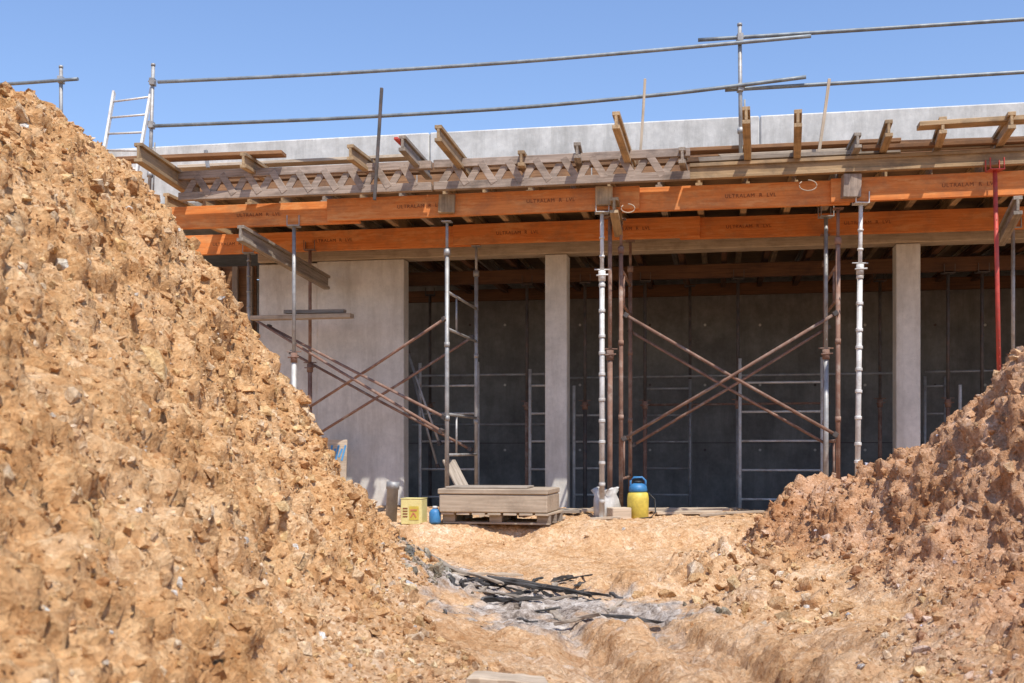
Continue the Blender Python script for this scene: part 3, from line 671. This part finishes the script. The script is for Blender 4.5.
G().box((-.60,-.40,.003),(.60,.40,.20)).obj('panel_body',M_PALE,Mc,r,.012)
G().box((-.615,-.41,.203),(.605,.405,.262)).obj('top_panel',M_PALE,Mc,r,.01)
G().box((-.55,-.36,.265),(.35,.2,.285)).obj('loose_board',M_GREYW,Mc@Matrix.Rotation(.05,4,'Z'),r,.004)
p=gp(414,12.6); M=Matrix.Translation(p-Vector((0,0,.02)))@Matrix.Rotation(-.25,4,'Z')
r=root('carton',M,'faded yellow printed carton standing beside the pallet','box')
G().box((-.12,-.1,0),(.12,.1,.28)).obj('carton_body',M_CARD,M,r,.006)
for a_,b_ in ((-.124,-.002),(.002,.124)): G().box((a_,-.105,.281),(b_,.105,.287)).obj('flap',M_CARD,M,r,.002)
G().box((-.02,-.104,.05),(.09,-.1015,.2)).obj('printed_label',M_YP,M,r)
g=G(); g.obox((0,-.1065,.08),(.03,-.1065,.13),.0035,.012,Vector((1,0,0))); g.obox((.03,-.1065,.13),(.06,-.1065,.08),.0035,.012,Vector((1,0,0))); g.box((-.005,-.108,.15),(.07,-.1045,.165)); g.obj('printed_mark',M_REDP,M,r)
g=G(); 
for zz in (.08,.11,.14,.17): g.box((-.095,-.104,zz),(-.04,-.1015,zz+.012))
g.obj('printed_lines',M_INK,M,r)
def lathe(g,prof,n=20,M=None):
    vs=[];fs=[]
    for r_,z in prof:
        for i in range(n): t=2*math.pi*i/n; vs.append((r_*math.cos(t),r_*math.sin(t),z))
    for k in range(len(prof)-1):
        for i in range(n): j=(i+1)%n; fs.append((k*n+i,k*n+j,k*n+n+j,k*n+n+i))
    fs.append(tuple(range(n))); fs.append(tuple((len(prof)-1)*n+i for i in range(n)))
    g.add(vs,fs,[True]*(len(fs)-2)+[False]*2)
p=gp(435,12.5); M=Matrix.Translation(p)
r=root('canister',M,'small blue plastic canister beside the pallet','canister')
g=G(); lathe(g,[(.06,0),(.065,.02),(.065,.12),(.045,.15),(.025,.16)]); g.obj('canister_body',M_BP,M,r)
g=G(); lathe(g,[(.028,.161),(.028,.185),(.02,.19)]); g.obj('cap',M_WP,M,r)
p=gp(391,13); M=Matrix.Translation(p)@Matrix.Rotation(.05,4,'Y'); g=G(); 
lathe(g,[(.065,0),(.065,.38),(.075,.385),(.075,.47),(.06,.47),(.06,.1)]); g.obj('pipe_offcut',M_GALV,M,None,label='short grey drain pipe standing on end by the wall',category='pipe')
p=gp(638,13.6); M=Matrix.Translation(p-Vector((0,0,.01)))
r=root('sprayer_tank',M,'blue and yellow plastic sprayer tank standing on the soil','tank')
g=G(); lathe(g,[(.11,0),(.125,.02),(.13,.26),(.12,.32),(.1,.335)]); g.obj('tank_body',M_YP,M,r)
g=G(); lathe(g,[(.1,.336),(.112,.35),(.105,.40),(.075,.43),(.05,.44)]); g.obj('tank_top',M_BP,M,r)
g=G(); g.tube([(-.09,0,.39),(-.09,0,.47),(-.05,0,.51),(.05,0,.51),(.09,0,.47),(.09,0,.39)],.013,8); g.obj('handle',M_BP,M,r)
g=G(); lathe(g,[(.045,.441),(.045,.465),(.03,.47)],12); g.obj('cap',M_BK,M,r)
g=G(); g.tube([(.12,-.03,.33),(.19,-.08,.25),(.2,-.08,.1),(.14,-.14,.04),(0,-.17,.03)],.009,6); g.obj('hose',M_BK,M,r)
p=gp(606,13.7); M=Matrix.Translation(p-Vector((0,0,.01)))
g=G(); n_=22; vs=[];fs=[]
pr=[(.11,0),(.15,.04),(.16,.14),(.15,.24),(.13,.3),(.16,.37),(.15,.375),(.11,.3)]
for k,(r_,z) in enumerate(pr):
    for i in range(n_):
        t=2*math.pi*i/n_; q=r_*(1+.12*math.sin(3*t+k)+.08*math.sin(7*t+2*k)); vs.append((q*math.cos(t),q*math.sin(t),z+.02*math.sin(4*t+k)*(k>3)))
for k in range(len(pr)-1):
    for i in range(n_): j=(i+1)%n_; fs.append((k*n_+i,k*n_+j,k*n_+n_+j,k*n_+n_+i))
fs.append(tuple(range(n_))[::-1]); g.add(vs,fs,True); g.obj('plastic_sack',M_WP,M,None,label='crumpled whitish plastic sack beside the bright prop',category='sack')
p=gp(619,13.5); G().box((-.12,-.1,-.02),(.12,.1,.12)).obj('timber_block',M_PALE,Matrix.Translation(p)@Matrix.Rotation(.3,4,'Z'),None,.008,label='pale timber block at the foot of the props',category='block')
p0=BP(338,472,-.35); M=Matrix.Translation((p0.x,p0.y,p0.z))@MB.to_3x3().to_4x4()@Matrix.Rotation(-.1,4,'X')
r=root('leaning_board',M,'pale board with blue spray paint leaning on the wall','board')
G().box((-.19,0,-.5),(.12,.02,.46)).obj('board',M_PALE,M,r,.003)
g=G(); 
for k in range(5): g.obox((-.13+.045*k,-.003,.16+.05*(k%2)),(-.10+.05*k,-.003,.38-.05*(k%2)),.004,.028,Vector((1,0,0)))
g.obj('paint_mark',M_BLUEINK,M,r)
for a,b,Y_,mt in ((560,728,14.4,M_PALE),(520,580,13.9,M_GREYW),(655,720,14.0,M_PALE)):
    A0,B0=gp(a,Y_),gp(b,Y_+.1); z=max(A0.z,B0.z)+.025; A0.z=z;B0.z=z+.01
    timber('ground_board',A0,B0,.22,.035,mt,'pale board lying flat on the soil bank','board','boards on the soil')
a=P(474,676,4.2);b=P(545,681,4.15); timber('wood_offcut',a-Vector((0,0,.03)),b-Vector((0,0,.03)),.14,.07,M_PALE,'pale wood block half buried in the soil','board',rough=.12)
for i in range(54):
    px=random.gauss(510,42) if i%3 else random.uniform(430,620);Y_=random.gauss(8.1,.6) if i%3 else random.uniform(6.9,9.6); L_=random.choice([.05,.08,.12,.2,.4]); an=random.uniform(-1.5,1.1)
    a=gp(px,Y_); b=Vector((a.x+L_*math.cos(an),a.y+L_*math.sin(an),0)); b.z=hz(b.x,b.y)
    a.z+=random.uniform(-.01,.03); b.z+=random.uniform(-.01,.05)
    timber('charred_timber',a,b,random.uniform(.015,.055),random.uniform(.012,.03),random.choice([M_CHAR,M_CHAR,M_CHAR,M_GREYW,M_GREYW]),'burnt timber piece in the ash heap','timber','burnt timber pieces',.012,rough=.55)
for a,b,ya,yb,mt,w_ in ((452,522,8.9,9.4,M_PALE,.05),(408,470,10.2,9.0,M_GREYW,.07),(490,592,8.3,7.7,M_CHAR,.04),(450,500,8.3,7.9,M_GREYW,.04),(560,600,6.9,6.7,M_GREYW,.05),(440,500,9.3,8.4,M_CHAR,.045),(500,560,8.0,7.7,M_CHAR,.05)):
    timber('charred_timber',gp(a,ya,.05),gp(b,yb,.04),w_,.025,mt,'longer timber piece lying over the ash heap','timber','burnt timber pieces',.012,rough=.4)
for px,Y_,l in ((480,13.6,.3),(545,13.2,.25),(590,13.1,.35),(700,13.4,.3),(725,14.2,.5),(430,13.3,.3)):
    a=gp(px,Y_,.02); an=random.uniform(-.5,.5); b=Vector((a.x+l*math.cos(an),a.y+l*math.sin(an),0)); b.z=hz(b.x,b.y)+.03
    timber('wood_scrap',a,b,.07,.03,M_PALE,'small wood scrap on the soil','scrap','wood scraps')

# ------------------------------------------------------------ light, world, camera
EL,AZ=math.radians(59),math.radians(24)
to=Vector((math.sin(AZ)*math.cos(EL),-math.cos(AZ)*math.cos(EL),math.sin(EL)))
ld=bpy.data.lights.new('sun','SUN'); ld.energy=5.0; ld.angle=math.radians(.5); ld.color=(1,.95,.87)
lo=bpy.data.objects.new('sun',ld); COL.objects.link(lo); lo.rotation_euler=to.to_track_quat('Z','Y').to_euler()
w=bpy.data.worlds.new('World'); scene.world=w; w.use_nodes=True; nt=w.node_tree
sk=nt.nodes.new('ShaderNodeTexSky'); sk.sky_type='NISHITA'; sk.sun_disc=False; sk.sun_elevation=EL; sk.sun_rotation=math.pi-AZ
sk.air_density=1.2; sk.dust_density=.5; sk.ozone_density=3.0
gm=nt.nodes.new('ShaderNodeMix'); gm.data_type='RGBA'; gm.blend_type='MULTIPLY'; gm.inputs[0].default_value=1; gm.inputs[7].default_value=(1.05,1.08,1.25,1)
nt.links.new(sk.outputs[0],gm.inputs[6])
bg=nt.nodes['Background']; nt.links.new(gm.outputs[2],bg.inputs[0]); bg.inputs[1].default_value=.15
cam=bpy.data.cameras.new('camera'); co=bpy.data.objects.new('camera',cam); COL.objects.link(co)
co.location=(0,0,HC); co.rotation_euler=(math.pi/2,0,0); cam.sensor_width=36; cam.lens=F*36/1024; cam.shift_y=(HZ-341.5)/1024
cam.clip_start=.05; cam.clip_end=5000; cam.dof.use_dof=True; cam.dof.focus_distance=13.0; cam.dof.aperture_fstop=6
scene.camera=co
scene.view_settings.view_transform='Standard'; scene.view_settings.look='None'; scene.view_settings.exposure=0
for o in bpy.data.objects:
    if 'Mw' in o: del o['Mw']
